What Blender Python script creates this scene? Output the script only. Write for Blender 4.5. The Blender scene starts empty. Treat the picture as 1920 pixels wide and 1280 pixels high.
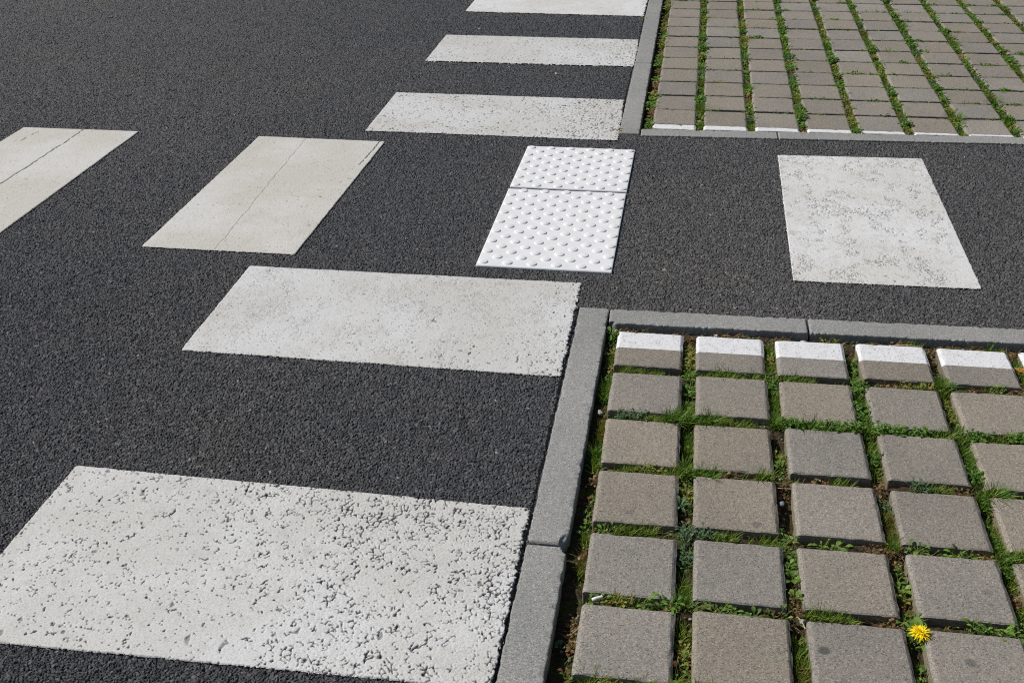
import bpy, math, random
import numpy as np

R = math.radians
sc = bpy.context.scene

# ------------------------------------------------------------------ camera, light, exposure
cam_d = bpy.data.cameras.new('camera')
cam = bpy.data.objects.new('camera', cam_d)
sc.collection.objects.link(cam)
sc.camera = cam
cam.location = (0.0, 0.0, 1.41)
cam.rotation_euler = (R(60.96692617), R(0.97122226), R(8.88389191))
cam_d.sensor_fit = 'HORIZONTAL'
cam_d.sensor_width = 36.0
cam_d.lens = 36.0 * 2124.169 / 1920.0
cam_d.clip_start = 0.05
cam_d.clip_end = 500.0

SUN_EL, SUN_AZ = 46.0, 12.0           # shadows run to +X and a little towards the camera
w = bpy.data.worlds.new("World")
sc.world = w
w.use_nodes = True
wn = w.node_tree
bg = wn.nodes['Background']
sky = wn.nodes.new('ShaderNodeTexSky')
sky.sky_type = 'NISHITA'
sky.sun_disc = False
sky.sun_elevation = R(SUN_EL)
sky.sun_rotation = math.atan2(-math.cos(R(SUN_AZ)), math.sin(R(SUN_AZ)))
wn.links.new(sky.outputs[0], bg.inputs[0])
bg.inputs[1].default_value = 0.05

sun_d = bpy.data.lights.new('sun', 'SUN')
sun_d.energy = 4.15
sun_d.angle = R(0.53)
sun_d.color = (1.0, 0.955, 0.89)
sun = bpy.data.objects.new('sun', sun_d)
sc.collection.objects.link(sun)
from mathutils import Vector, Matrix
sdir = Vector((math.cos(R(SUN_AZ)) * math.cos(R(SUN_EL)), -math.sin(R(SUN_AZ)) * math.cos(R(SUN_EL)), -math.sin(R(SUN_EL))))
sun.rotation_euler = sdir.to_track_quat('-Z', 'Y').to_euler()
sun.location = (-6, 3, 8)

sc.view_settings.view_transform = 'Standard'
sc.view_settings.look = 'None'
sc.view_settings.exposure = 0.0
sc.view_settings.gamma = 1.0
sc.cycles.filter_width = 1.1
sc.cycles.use_denoising = False

# ------------------------------------------------------------------ helpers
rng = np.random.default_rng(7)
random.seed(7)

def link(o, parent=None):
    sc.collection.objects.link(o)
    if parent is not None:
        o.parent = parent
    return o

def tag(o, label=None, cat=None, group=None, kind=None):
    if label: o['label'] = label
    if cat: o['category'] = cat
    if group: o['group'] = group
    if kind: o['kind'] = kind
    return o

def np_mesh(name, verts, faces, attrs=None, smooth=True, colors=None):
    """verts (n,3), faces (m,k) with one k, attrs {name: per-vertex floats}"""
    me = bpy.data.meshes.new(name)
    verts = np.asarray(verts, dtype=np.float32)
    faces = np.asarray(faces, dtype=np.int32)
    n, (m, k) = len(verts), faces.shape
    me.vertices.add(n)
    me.vertices.foreach_set('co', verts.ravel())
    me.loops.add(m * k)
    me.loops.foreach_set('vertex_index', faces.ravel())
    me.polygons.add(m)
    me.polygons.foreach_set('loop_start', np.arange(0, m * k, k, dtype=np.int32))
    me.polygons.foreach_set('use_smooth', np.full(m, smooth, dtype=bool))
    for a, v in (attrs or {}).items():
        at = me.attributes.new(a, 'FLOAT', 'POINT')
        at.data.foreach_set('value', np.asarray(v, dtype=np.float32))
    if colors is not None:
        at = me.attributes.new('tint', 'FLOAT_COLOR', 'POINT')
        c = np.ones((n, 4), dtype=np.float32); c[:, :3] = colors
        at.data.foreach_set('color', c.ravel())
    me.update(calc_edges=True)
    return me

def mesh_obj(name, me, mat, parent=None):
    o = bpy.data.objects.new(name, me)
    if mat is not None:
        me.materials.append(mat)
    return link(o, parent)

# --- hashed noise in numpy
def hsh(ix, iy, s=0):
    h = (ix.astype(np.int64) * 374761393 + iy.astype(np.int64) * 668265263 + s * 974634533) & 0xFFFFFFFF
    h = ((h ^ (h >> 13)) * 1274126177) & 0xFFFFFFFF
    h = (h ^ (h >> 16)) & 0xFFFFFFFF
    h = (h * 2246822519) & 0xFFFFFFFF
    h = h ^ (h >> 15)
    return (h & 0xFFFFFF).astype(np.float32) / np.float32(0xFFFFFF)

def vnoise(x, y, scale, s=0):
    x = x * scale; y = y * scale
    ix = np.floor(x).astype(np.int64); iy = np.floor(y).astype(np.int64)
    fx = (x - ix).astype(np.float32); fy = (y - iy).astype(np.float32)
    fx = fx * fx * (3 - 2 * fx); fy = fy * fy * (3 - 2 * fy)
    a = hsh(ix, iy, s); b = hsh(ix + 1, iy, s); c = hsh(ix, iy + 1, s); d = hsh(ix + 1, iy + 1, s)
    return (a * (1 - fx) + b * fx) * (1 - fy) + (c * (1 - fx) + d * fx) * fy

def fbm(x, y, scale, s=0, oct=3):
    v = 0; a = 1.0; t = 0
    for i in range(oct):
        v = v + a * vnoise(x, y, scale, s + i * 17); t += a
        a *= 0.5; scale *= 2.03
    return v / t

def worley(x, y, cell, s=0):
    """returns f1, f2 (in cells), id-random of nearest, offset to nearest"""
    X = x / cell; Y = y / cell
    ix = np.floor(X).astype(np.int64); iy = np.floor(Y).astype(np.int64)
    f1 = np.full(X.shape, 9.0, np.float32); f2 = f1.copy()
    rid = np.zeros(X.shape, np.float32); ox = np.zeros(X.shape, np.float32); oy = ox.copy(); rid2 = ox.copy()
    for dx in (-1, 0, 1):
        for dy in (-1, 0, 1):
            jx = ix + dx; jy = iy + dy
            px = (X - (jx + hsh(jx, jy, s))).astype(np.float32)
            py = (Y - (jy + hsh(jx, jy, s + 1))).astype(np.float32)
            d = np.sqrt(px * px + py * py)
            near = d < f1
            f2 = np.where(near, f1, np.minimum(f2, d))
            r = hsh(jx, jy, s + 2)
            rid = np.where(near, r, rid); ox = np.where(near, px, ox); oy = np.where(near, py, oy)
            f1 = np.where(near, d, f1)
    return f1, f2, rid, ox, oy

def sstep(a, b, x):
    t = np.clip((x - a) / (b - a), 0, 1)
    return t * t * (3 - 2 * t)

CELL = 0.0070
def asphalt(x, y):
    """height field of the rolled chippings, and a tone per chipping"""
    wx = x + 0.0022 * (vnoise(x, y, 260, 91) - 0.5); wy = y + 0.0022 * (vnoise(x, y, 260, 92) - 0.5)
    f1, f2, r, ox, oy = worley(wx, wy, CELL, 11)
    edge = f2 - f1
    a = r * 6.2831 * 7.0
    tilt = (np.cos(a) * ox + np.sin(a) * oy) * CELL * 0.38
    h = -0.0030 * (1 - sstep(0.0, 0.30, edge)) + tilt - 0.0019 * ((r * 13.7) % 1.0)
    g1, g2, q, px, py = worley(x, y, 0.0036, 41)
    h = h - 0.0006 * (1 - sstep(0.0, 0.4, g2 - g1)) - 0.0005 * q
    low = 0.0012 * (fbm(x, y, 9.0, 71, 2) - 0.5)
    tone = (r * 5.31) % 1.0
    return (h + low).astype(np.float32), tone.astype(np.float32), edge, low

# ------------------------------------------------------------------ node material helper
class NM:
    def __init__(self, name):
        self.m = bpy.data.materials.new(name); self.m.use_nodes = True
        self.t = self.m.node_tree
        self.b = self.t.nodes['Principled BSDF']
        self.out = self.t.nodes['Material Output']
    def n(self, typ, **kw):
        nd = self.t.nodes.new(typ)
        for k, v in kw.items():
            setattr(nd, k, v)
        return nd
    def l(self, a, b):
        self.t.links.new(a, b); return b
    def val(self, sock, v):
        if hasattr(v, 'is_linked') or isinstance(v, bpy.types.NodeSocket): self.l(v, sock)
        else: sock.default_value = v
    def math(self, op, a, b=None, c=None, clamp=False):
        nd = self.n('ShaderNodeMath', operation=op); nd.use_clamp = clamp
        self.val(nd.inputs[0], a)
        if b is not None: self.val(nd.inputs[1], b)
        if c is not None: self.val(nd.inputs[2], c)
        return nd.outputs[0]
    def mix(self, f, a, b, typ='MIX'):
        nd = self.n('ShaderNodeMix', data_type='RGBA', blend_type=typ)
        self.val(nd.inputs[0], f)
        for s, v in ((nd.inputs[6], a), (nd.inputs[7], b)):
            if isinstance(v, bpy.types.NodeSocket): self.l(v, s)
            else: s.default_value = (*v, 1) if len(v) == 3 else v
        return nd.outputs[2]
    def noise(self, vec, scale, detail=2.0, rough=0.5, dim='3D'):
        nd = self.n('ShaderNodeTexNoise'); nd.noise_dimensions = dim
        nd.inputs['Scale'].default_value = scale; nd.inputs['Detail'].default_value = detail
        nd.inputs['Roughness'].default_value = rough
        if vec is not None: self.l(vec, nd.inputs['Vector'])
        return nd.outputs['Fac']
    def voro(self, vec, scale, feature='F1', out='Distance', rnd=1.0):
        nd = self.n('ShaderNodeTexVoronoi', feature=feature)
        nd.inputs['Scale'].default_value = scale; nd.inputs['Randomness'].default_value = rnd
        if vec is not None: self.l(vec, nd.inputs['Vector'])
        return nd.outputs[out]
    def remap(self, v, a, b, c=0.0, d=1.0, smooth=True):
        nd = self.n('ShaderNodeMapRange'); nd.clamp = True
        if smooth: nd.interpolation_type = 'SMOOTHSTEP'
        self.val(nd.inputs[0], v)
        for i, q in enumerate((a, b, c, d)): nd.inputs[1 + i].default_value = q
        return nd.outputs[0]
    def ramp(self, v, stops):
        nd = self.n('ShaderNodeValToRGB'); e = nd.color_ramp.elements
        while len(e) > 1: e.remove(e[-1])
        for i, (p, c) in enumerate(stops):
            k = e[0] if i == 0 else e.new(p)
            k.position = p; k.color = (*c, 1)
        self.l(v, nd.inputs[0]); return nd.outputs[0]
    def bump(self, h, dist, strength=1.0, prev=None):
        nd = self.n('ShaderNodeBump'); nd.inputs['Distance'].default_value = dist
        nd.inputs['Strength'].default_value = strength
        self.l(h, nd.inputs['Height'])
        if prev is not None: self.l(prev, nd.inputs['Normal'])
        return nd.outputs[0]
    def attr(self, name, out='Fac'):
        nd = self.n('ShaderNodeAttribute'); nd.attribute_name = name
        return nd.outputs[out]
    def pos(self):
        return self.n('ShaderNodeNewGeometry').outputs['Position']
    def obj(self):
        return self.n('ShaderNodeTexCoord').outputs['Object']
    def base(self, c): self.val(self.b.inputs['Base Color'], c if isinstance(c, bpy.types.NodeSocket) else (*c, 1))
    def rough(self, v): self.val(self.b.inputs['Roughness'], v)
    def spec(self, v): self.val(self.b.inputs['Specular IOR Level'], v)
    def nrm(self, v): self.l(v, self.b.inputs['Normal'])

def asphalt_color(M, p):
    """colour of the bituminous chippings (used by the road and where paint has worn through)"""
    tone = M.attr('tone')
    c = M.ramp(tone, [(0.0, (0.041, 0.042, 0.0455)), (0.35, (0.064, 0.0655, 0.0705)), (0.7, (0.088, 0.090, 0.0955)),
                      (0.95, (0.102, 0.102, 0.103)), (0.985, (0.14, 0.138, 0.13)), (0.996, (0.26, 0.255, 0.24)), (1.0, (0.36, 0.35, 0.33))])
    fine = M.noise(p, 900.0, 2.0, 0.6)
    c = M.mix(1.0, c, M.ramp(fine, [(0.25, (0.72, 0.72, 0.72)), (0.75, (1.28, 1.28, 1.28))]), 'MULTIPLY')
    # warmer, dusty binder on the footway, and brownish drifts of dust on the carriageway
    sep = M.n('ShaderNodeSeparateXYZ'); M.l(p, sep.inputs[0])
    px = M.remap(sep.outputs[0], -0.75, 0.15)
    yl = M.math('MULTIPLY', M.remap(sep.outputs[1], 2.5, 2.7), M.remap(sep.outputs[1], 4.3, 4.1))
    foot = M.math('MULTIPLY', px, yl)
    c = M.mix(M.math('MULTIPLY', foot, 0.75), c, M.mix(1.0, c, (1.30, 1.24, 1.16), 'MULTIPLY'))
    drift = M.remap(M.noise(p, 1.3, 4.0, 0.6), 0.48, 0.68)
    c = M.mix(M.math('MULTIPLY', drift, 0.55), c, M.mix(1.0, c, (1.14, 1.10, 0.98), 'MULTIPLY'))
    big = M.noise(p, 0.55, 3.0, 0.55)
    c = M.mix(1.0, c, M.ramp(big, [(0.32, (0.86, 0.87, 0.90)), (0.68, (1.14, 1.13, 1.10))]), 'MULTIPLY')
    return c

def mat_road():
    M = NM('asphalt'); p = M.pos()
    M.base(asphalt_color(M, p)); M.rough(0.72); M.spec(0.35)
    M.nrm(M.bump(M.noise(p, 700.0, 3.0, 0.6), 0.0012, 0.6))
    return M.m

def mat_paint(name, col, dirt, dirt_amt, speck):
    M = NM(name); p = M.pos()
    n1 = M.noise(p, 2.6, 4.0, 0.6)
    n2 = M.noise(p, 330.0, 4.0, 0.75)
    n3 = M.noise(p, 26.0, 4.0, 0.65)
    c = M.mix(M.remap(n1, 0.40, 0.64), tuple(k * q for k, q in zip(col, (0.92, 0.915, 0.895))), tuple(k * q for k, q in zip(col, (1.03, 1.04, 1.065))))
    c = M.mix(M.math('MULTIPLY', M.remap(n3, 0.52, 0.75), dirt_amt), c, dirt)
    c = M.mix(1.0, c, M.ramp(n2, [(0.28, (0.70, 0.695, 0.68)), (0.5, (0.99, 0.99, 0.99)), (0.72, (1.20, 1.20, 1.21))]), 'MULTIPLY')
    # tiny dark grains of grit
    v = M.n('ShaderNodeTexVoronoi'); v.inputs['Scale'].default_value = 330.0; M.l(p, v.inputs['Vector'])
    sepc = M.n('ShaderNodeSeparateColor'); M.l(v.outputs['Color'], sepc.inputs[0])
    g = M.math('MULTIPLY', M.math('GREATER_THAN', sepc.outputs[0], 1.0 - speck), M.remap(v.outputs['Distance'], 0.45, 0.2))
    c = M.mix(M.math('MULTIPLY', g, 0.6), c, (0.20, 0.195, 0.18))
    worn = M.attr('worn')
    c = M.mix(worn, c, asphalt_color(M, p))
    M.base(c); M.rough(0.62); M.spec(0.3)
    M.nrm(M.bump(M.noise(p, 620.0, 3.0, 0.6), 0.0008, 0.5))
    return M.m

def mat_concrete(name, dark, mid, light, stain, obj_coords=False, grain=520.0, varia=0.17, white_half=False, white_all=False, gum=None):
    M = NM(name)
    p = M.pos(); info = M.n('ShaderNodeObjectInfo')
    oc = M.obj()
    v = M.n('ShaderNodeTexVoronoi'); v.inputs['Scale'].default_value = grain; M.l(p, v.inputs['Vector'])
    sp = M.n('ShaderNodeSeparateColor'); M.l(v.outputs['Color'], sp.inputs[0])
    c = M.ramp(sp.outputs[0], [(0.0, dark), (0.25, mid), (0.75, mid), (1.0, light)])
    c = M.mix(1.0, c, M.ramp(M.noise(p, grain * 1.7, 2.0, 0.6), [(0.25, (0.76, 0.76, 0.76)), (0.75, (1.24, 1.24, 1.24))]), 'MULTIPLY')
    # larger pale and reddish grains
    v2 = M.n('ShaderNodeTexVoronoi'); v2.inputs['Scale'].default_value = 210.0; M.l(p, v2.inputs['Vector'])
    sp2 = M.n('ShaderNodeSeparateColor'); M.l(v2.outputs['Color'], sp2.inputs[0])
    big = M.math('MULTIPLY', M.math('GREATER_THAN', sp2.outputs[0], 0.93), M.remap(v2.outputs['Distance'], 0.38, 0.22))
    c = M.mix(M.math('MULTIPLY', big, 0.55), c, M.mix(sp2.outputs[1], tuple(k * 1.45 for k in light), (0.36, 0.25, 0.19)))
    pit = M.math('MULTIPLY', M.math('LESS_THAN', sp2.outputs[0], 0.05), M.remap(v2.outputs['Distance'], 0.30, 0.15))
    c = M.mix(M.math('MULTIPLY', pit, 0.7), c, (0.035, 0.033, 0.03))
    # cool weather stains
    st = M.remap(M.noise(p, 13.0, 4.0, 0.62), 0.50, 0.70)
    c = M.mix(M.math('MULTIPLY', st, 0.55), c, M.mix(1.0, c, stain, 'MULTIPLY'))
    lo = M.noise(p, 3.0, 2.0, 0.5)
    c = M.mix(1.0, c, M.ramp(lo, [(0.3, (0.92, 0.92, 0.92)), (0.7, (1.08, 1.07, 1.06))]), 'MULTIPLY')
    hs = M.n('ShaderNodeHueSaturation')
    M.l(c, hs.inputs['Color'])
    M.l(M.math('ADD', M.math('MULTIPLY', info.outputs['Random'], varia), 1.0 - varia * 0.5), hs.inputs['Value'])
    r2 = M.math('FRACT', M.math('MULTIPLY', info.outputs['Random'], 7.31))
    M.l(M.math('ADD', M.math('MULTIPLY', r2, 0.5), 0.72), hs.inputs['Saturation'])
    c = hs.outputs[0]
    if gum:
        for (gx, gy, gr, ga) in gum:
            d = M.n('ShaderNodeVectorMath', operation='DISTANCE')
            wv = M.n('ShaderNodeVectorMath', operation='ADD')
            nz = M.n('ShaderNodeTexNoise'); nz.inputs['Scale'].default_value = 70.0; M.l(p, nz.inputs['Vector'])
            sc_ = M.n('ShaderNodeVectorMath', operation='SCALE'); sc_.inputs['Scale'].default_value = 0.012
            M.l(nz.outputs['Color'], sc_.inputs[0])
            M.l(p, wv.inputs[0]); M.l(sc_.outputs[0], wv.inputs[1])
            M.l(wv.outputs[0], d.inputs[0]); d.inputs[1].default_value = (gx + 0.006, gy + 0.006, 0.006)
            c = M.mix(M.math('MULTIPLY', M.remap(d.outputs['Value'], gr, gr * 0.5), ga), c, (0.055, 0.058, 0.062))
    if name != 'kerb concrete':
        # flanks stained by the soil they were set in
        sz_ = M.n('ShaderNodeSeparateXYZ'); M.l(oc, sz_.inputs[0])
        stn = M.math('MULTIPLY', M.remap(M.math('ADD', sz_.outputs[2], M.math('MULTIPLY', M.noise(p, 60.0, 3.0, 0.6), 0.012)), 0.0005, -0.006), 0.8)
        c = M.mix(stn, c, M.mix(1.0, c, (0.92, 0.86, 0.62), 'MULTIPLY'))
    hgt = M.noise(p, grain * 0.9, 3.0, 0.7)
    if white_half or white_all:
        sep = M.n('ShaderNodeSeparateXYZ'); M.l(oc, sep.inputs[0])
        wob = M.math('MULTIPLY', M.math('SUBTRACT', M.noise(p, 90.0, 2.0, 0.5), 0.5), 0.003)
        yy = M.math('ADD', sep.outputs[1], wob)
        if white_half:
            msk = M.remap(M.math('ADD', yy, M.math('MULTIPLY', info.outputs['Random'], 0.003)), 0.0005, 0.0020)
        else:
            msk = M.math('ADD', 0.0, 1.0)
        vz = M.n('ShaderNodeTexVoronoi'); vz.inputs['Scale'].default_value = 150.0; M.l(p, vz.inputs['Vector'])
        sz = M.n('ShaderNodeSeparateColor'); M.l(vz.outputs['Color'], sz.inputs[0])
        hole = M.math('MULTIPLY', M.math('GREATER_THAN', sz.outputs[0], 0.45), M.remap(vz.outputs['Distance'], 0.36, 0.20))
        clump = M.remap(M.noise(p, 60.0, 3.0, 0.6), 0.36, 0.56)
        hole = M.math('MULTIPLY', hole, clump)
        # paint does not run far down the flanks
        side = M.remap(M.math('ADD', sep.outputs[2], M.math('MULTIPLY', wob, 3.0)), -0.010, -0.005)
        msk = M.math('MULTIPLY', M.math('MULTIPLY', msk, side), M.math('SUBTRACT', 1.0, M.math('MULTIPLY', hole, 0.8)))
        c = M.mix(msk, c, M.mix(M.math('MULTIPLY', M.remap(M.noise(p, 32.0, 4.0, 0.65), 0.48, 0.70), 0.5), (0.69, 0.70, 0.72), (0.50, 0.495, 0.48)))
    M.base(c); M.rough(0.85); M.spec(0.25)
    b1 = M.bump(hgt, 0.0011, 0.6)
    b2 = M.bump(M.math('SUBTRACT', 1.0, pit), 0.0015, 0.7, b1)
    M.nrm(b2)
    return M.m

def mat_soil():
    M = NM('soil'); p = M.pos()
    c = M.ramp(M.noise(p, 120.0, 5.0, 0.7), [(0.25, (0.018, 0.013, 0.009)), (0.5, (0.055, 0.040, 0.027)), (0.66, (0.10, 0.075, 0.05)), (0.8, (0.2, 0.165, 0.125))])
    moss = M.remap(M.noise(p, 22.0, 4.0, 0.65), 0.48, 0.62)
    c = M.mix(M.math('MULTIPLY', moss, 0.7), c, M.ramp(M.noise(p, 300.0, 2.0, 0.6), [(0.3, (0.03, 0.045, 0.01)), (0.7, (0.10, 0.13, 0.025))]))
    M.base(c); M.rough(0.95); M.spec(0.1)
    M.nrm(M.bump(M.noise(p, 260.0, 4.0, 0.7), 0.004, 0.9))
    return M.m

def mat_leaf(name, rough=0.55, trans=0.32):
    M = NM(name)
    c = M.attr('tint', 'Color')
    p = M.pos()
    c = M.mix(1.0, c, M.ramp(M.noise(p, 180.0, 2.0, 0.6), [(0.3, (0.8, 0.8, 0.8)), (0.7, (1.2, 1.2, 1.2))]), 'MULTIPLY')
    M.base(c); M.rough(rough); M.spec(0.35)
    tr = M.n('ShaderNodeBsdfTranslucent'); M.l(M.mix(1.0, c, (1.25, 1.3, 0.7), 'MULTIPLY'), tr.inputs['Color'])
    mx = M.n('ShaderNodeMixShader'); mx.inputs[0].default_value = trans
    M.l(M.b.outputs[0], mx.inputs[1]); M.l(tr.outputs[0], mx.inputs[2])
    M.l(mx.outputs[0], M.out.inputs['Surface'])
    return M.m

def mat_plain(name, col, rough=0.6, var=0.15, scale=300.0, bump=0.0006):
    M = NM(name); p = M.pos()
    c = M.ramp(M.noise(p, scale, 4.0, 0.6), [(0.25, tuple(k * (1 - var) for k in col)), (0.75, tuple(min(1, k * (1 + var)) for k in col))])
    M.base(c); M.rough(rough); M.spec(0.3)
    M.nrm(M.bump(M.noise(p, scale * 1.5, 3.0, 0.6), bump, 0.6))
    return M.m

def mat_plate():
    M = NM('tactile plate plastic'); p = M.pos()
    n = M.noise(p, 18.0, 4.0, 0.65)
    c = M.ramp(n, [(0.3, (0.70, 0.705, 0.72)), (0.6, (0.77, 0.775, 0.79))])
    n2 = M.remap(M.noise(p, 55.0, 4.0, 0.7), 0.60, 0.78)
    c = M.mix(M.math('MULTIPLY', n2, 0.35), c, (0.50, 0.495, 0.48))
    M.base(c); M.rough(0.5); M.spec(0.35)
    M.nrm(M.bump(M.noise(p, 350.0, 2.0, 0.5), 0.0004, 0.4))
    return M.m

ROAD = mat_road()
SOIL = mat_soil()
PAINT_A = mat_paint('white marking paint', (0.600, 0.600, 0.588), (0.43, 0.42, 0.39), 0.50, 0.10)
PAINT_C = mat_paint('cream marking paint', (0.595, 0.582, 0.545), (0.45, 0.44, 0.40), 0.45, 0.12)
PAINT_D = mat_paint('stained white paint', (0.67, 0.67, 0.66), (0.44, 0.43, 0.39), 0.75, 0.14)
KERB = mat_concrete('kerb concrete', (0.135, 0.136, 0.131), (0.265, 0.267, 0.259), (0.44, 0.44, 0.43), (0.88, 0.91, 0.91), grain=560.0, varia=0.06)
GUM = [(0.281, 1.5, 0.013, 0.75), (0.523, 1.503, 0.014, 0.55), (0.178, 1.832, 0.012, 0.45), (0.585, 1.686, 0.014, 0.3), (-0.071, 1.838, 0.012, 0.35)]
PAVER = mat_concrete('paving block concrete', (0.108, 0.098, 0.083), (0.240, 0.218, 0.187), (0.385, 0.352, 0.305), (0.82, 0.88, 0.90), gum=GUM)
PAVER_HALF = mat_concrete('half painted block', (0.108, 0.098, 0.083), (0.240, 0.218, 0.187), (0.385, 0.352, 0.305), (0.82, 0.88, 0.90), white_half=True)
PAVER_WHITE = mat_concrete('painted cut block', (0.108, 0.098, 0.083), (0.240, 0.218, 0.187), (0.385, 0.352, 0.305), (0.82, 0.88, 0.90), white_all=True)
PLATE = mat_plate()
LEAF = mat_leaf('leaf')
FLOWER = mat_leaf('petal', 0.6, 0.25)
STONE = mat_plain('pebble stone', (0.24, 0.225, 0.20), 0.8, 0.35, 160.0)

# ------------------------------------------------------------------ ground and road
XM = 0.55                         # the fine surface goes on this far beyond the picture
def xl(y): return -1.087 - 0.589 * (y - 1.232) - 0.14 - XM
def xr(y): return 0.599 + 0.2238 * (y - 1.468) + 0.14 + XM
Y0, Y1 = 1.08, 6.85
KX = -0.224                       # middle of the side kerbs
def near_edge(x): return 2.672 + 0.017 * (x + 0.18)
def far_edge(x): return 4.190 + 0.037 * (x + 0.18)

ys = [Y0]
while ys[-1] < Y1:
    ys.append(ys[-1] + 0.00165 * (0.55 + 0.45 * ys[-1] / 1.3))
ys[-1] = Y1
ys = np.array(ys)
NC = 1330
tt = np.linspace(0, 1, NC)
GX = xl(ys)[:, None] * (1 - tt)[None, :] + xr(ys)[:, None] * tt[None, :]
GY = np.repeat(ys[:, None], NC, axis=1)
inbed = (GX > KX) & ((GY < near_edge(GX)) | (GY > far_edge(GX)))
keepv = ~inbed
h = np.zeros(GX.shape, np.float32); tone = np.full(GX.shape, 0.5, np.float32)
hh, tn, _, _ = asphalt(GX[keepv], GY[keepv])
h[keepv] = hh; tone[keepv] = tn
# a thin gap of missing mastic along the kerbs
gapn = vnoise(GX, GY, 60, 5)
dk = np.abs(GX + 0.2665) + 0.0 * GY
near_k = ((GY < 2.72) | (GY > 4.15))
h = h - np.where(near_k, 0.006 * (1 - sstep(0.001, 0.003 + 0.006 * gapn, dk)), 0).astype(np.float32)
idx = np.arange(GX.size).reshape(GX.shape)
fq = np.stack([idx[:-1, :-1], idx[:-1, 1:], idx[1:, 1:], idx[1:, :-1]], -1)
ok = ~(inbed[:-1, :-1] | inbed[:-1, 1:] | inbed[1:, 1:] | inbed[1:, :-1])
fq = fq[ok]
used = np.zeros(GX.size, bool); used[fq.ravel()] = True
remap = np.cumsum(used) - 1
V = np.stack([GX.ravel(), GY.ravel(), h.ravel()], -1)[used]
T = tone.ravel()[used]
F = remap[fq]
nb = len(V)
a, b = (xl(Y0), Y0), (xl(Y1), Y1)
E_ = 45.0
ring = [[(-E_, Y0), a, b, (-E_, Y1)],
        [(-E_, -E_), (KX, -E_), (KX, Y0), a], [(-E_, -E_), a, (-E_, Y0), (-E_, -1.0)],
        [(-E_, Y1), b, (KX, Y1), (-E_, E_)], [(KX, Y1), (KX, E_), (-5.0, E_), (-E_, E_)],
        [(xr(2.69), 2.69), (E_, 3.3), (E_, 5.8), (xr(4.26), 4.26)]]
rv, rf = [], []
for q in ring:
    rf.append([nb + len(rv) + i for i in range(4)])
    rv += [(x, y, -0.0015) for x, y in q]
V = np.vstack([V, np.array(rv)]); T = np.concatenate([T, np.full(len(rv), 0.45)])
F = np.vstack([F, np.array(rf)])
me = np_mesh('road', V, F, {'tone': T}, smooth=False)
tag(mesh_obj('road', me, ROAD), 'dark grey asphalt of the road and the footway crossing it', 'road', kind='structure')
del V, T, F, GX, GY, h, tone

# ground: the soil the paving lies on, one sheet out to the horizon
def hjoint(x, y):
    q = (2.5090 + 0.014 * (x + 0.06) - y) / 0.2063            # rows of the near bed
    f = np.abs(q - np.floor(q) - 0.5) * 0.2063
    return 0.012 * (1 - sstep(0.014, 0.030, f)) * (y < 2.58) * (x > -0.13)
def soil_z(x, y):
    return -0.031 + 0.018 * (fbm(x, y, 16.0, 301, 3) - 0.5) + 0.008 * (fbm(x, y, 110.0, 311, 2) - 0.5) + 0.013 * sstep(2.590, 2.604, y) * (y < 3.0) + hjoint(x, y)
def soil_patch(x0, x1, y0, y1, st):
    nx = int((x1 - x0) / st) + 1; ny = int((y1 - y0) / st) + 1
    X, Y = np.meshgrid(np.linspace(x0, x1, nx), np.linspace(y0, y1, ny))
    Z = soil_z(X, Y)
    i = np.arange(X.size).reshape(X.shape)
    f = np.stack([i[:-1, :-1], i[:-1, 1:], i[1:, 1:], i[1:, :-1]], -1).reshape(-1, 4)
    return np.stack([X, Y, Z], -1).reshape(-1, 3), f
v1, f1 = soil_patch(-0.215, 1.5, 0.9, 2.66, 0.0045)
v2, f2 = soil_patch(-0.215, 3.4, 4.21, 7.2, 0.010)
v3 = np.array([(-120, -120, -0.06), (120, -120, -0.06), (120, 160, -0.06), (-120, 160, -0.06)])
me = np_mesh('ground', np.vstack([v1, v2, v3]), np.vstack([f1, f2 + len(v1), np.array([[0, 1, 2, 3]]) + len(v1) + len(v2)]))
tag(mesh_obj('ground', me, SOIL), 'brown soil lying in the joints between the paving blocks', 'soil', kind='structure')

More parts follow.
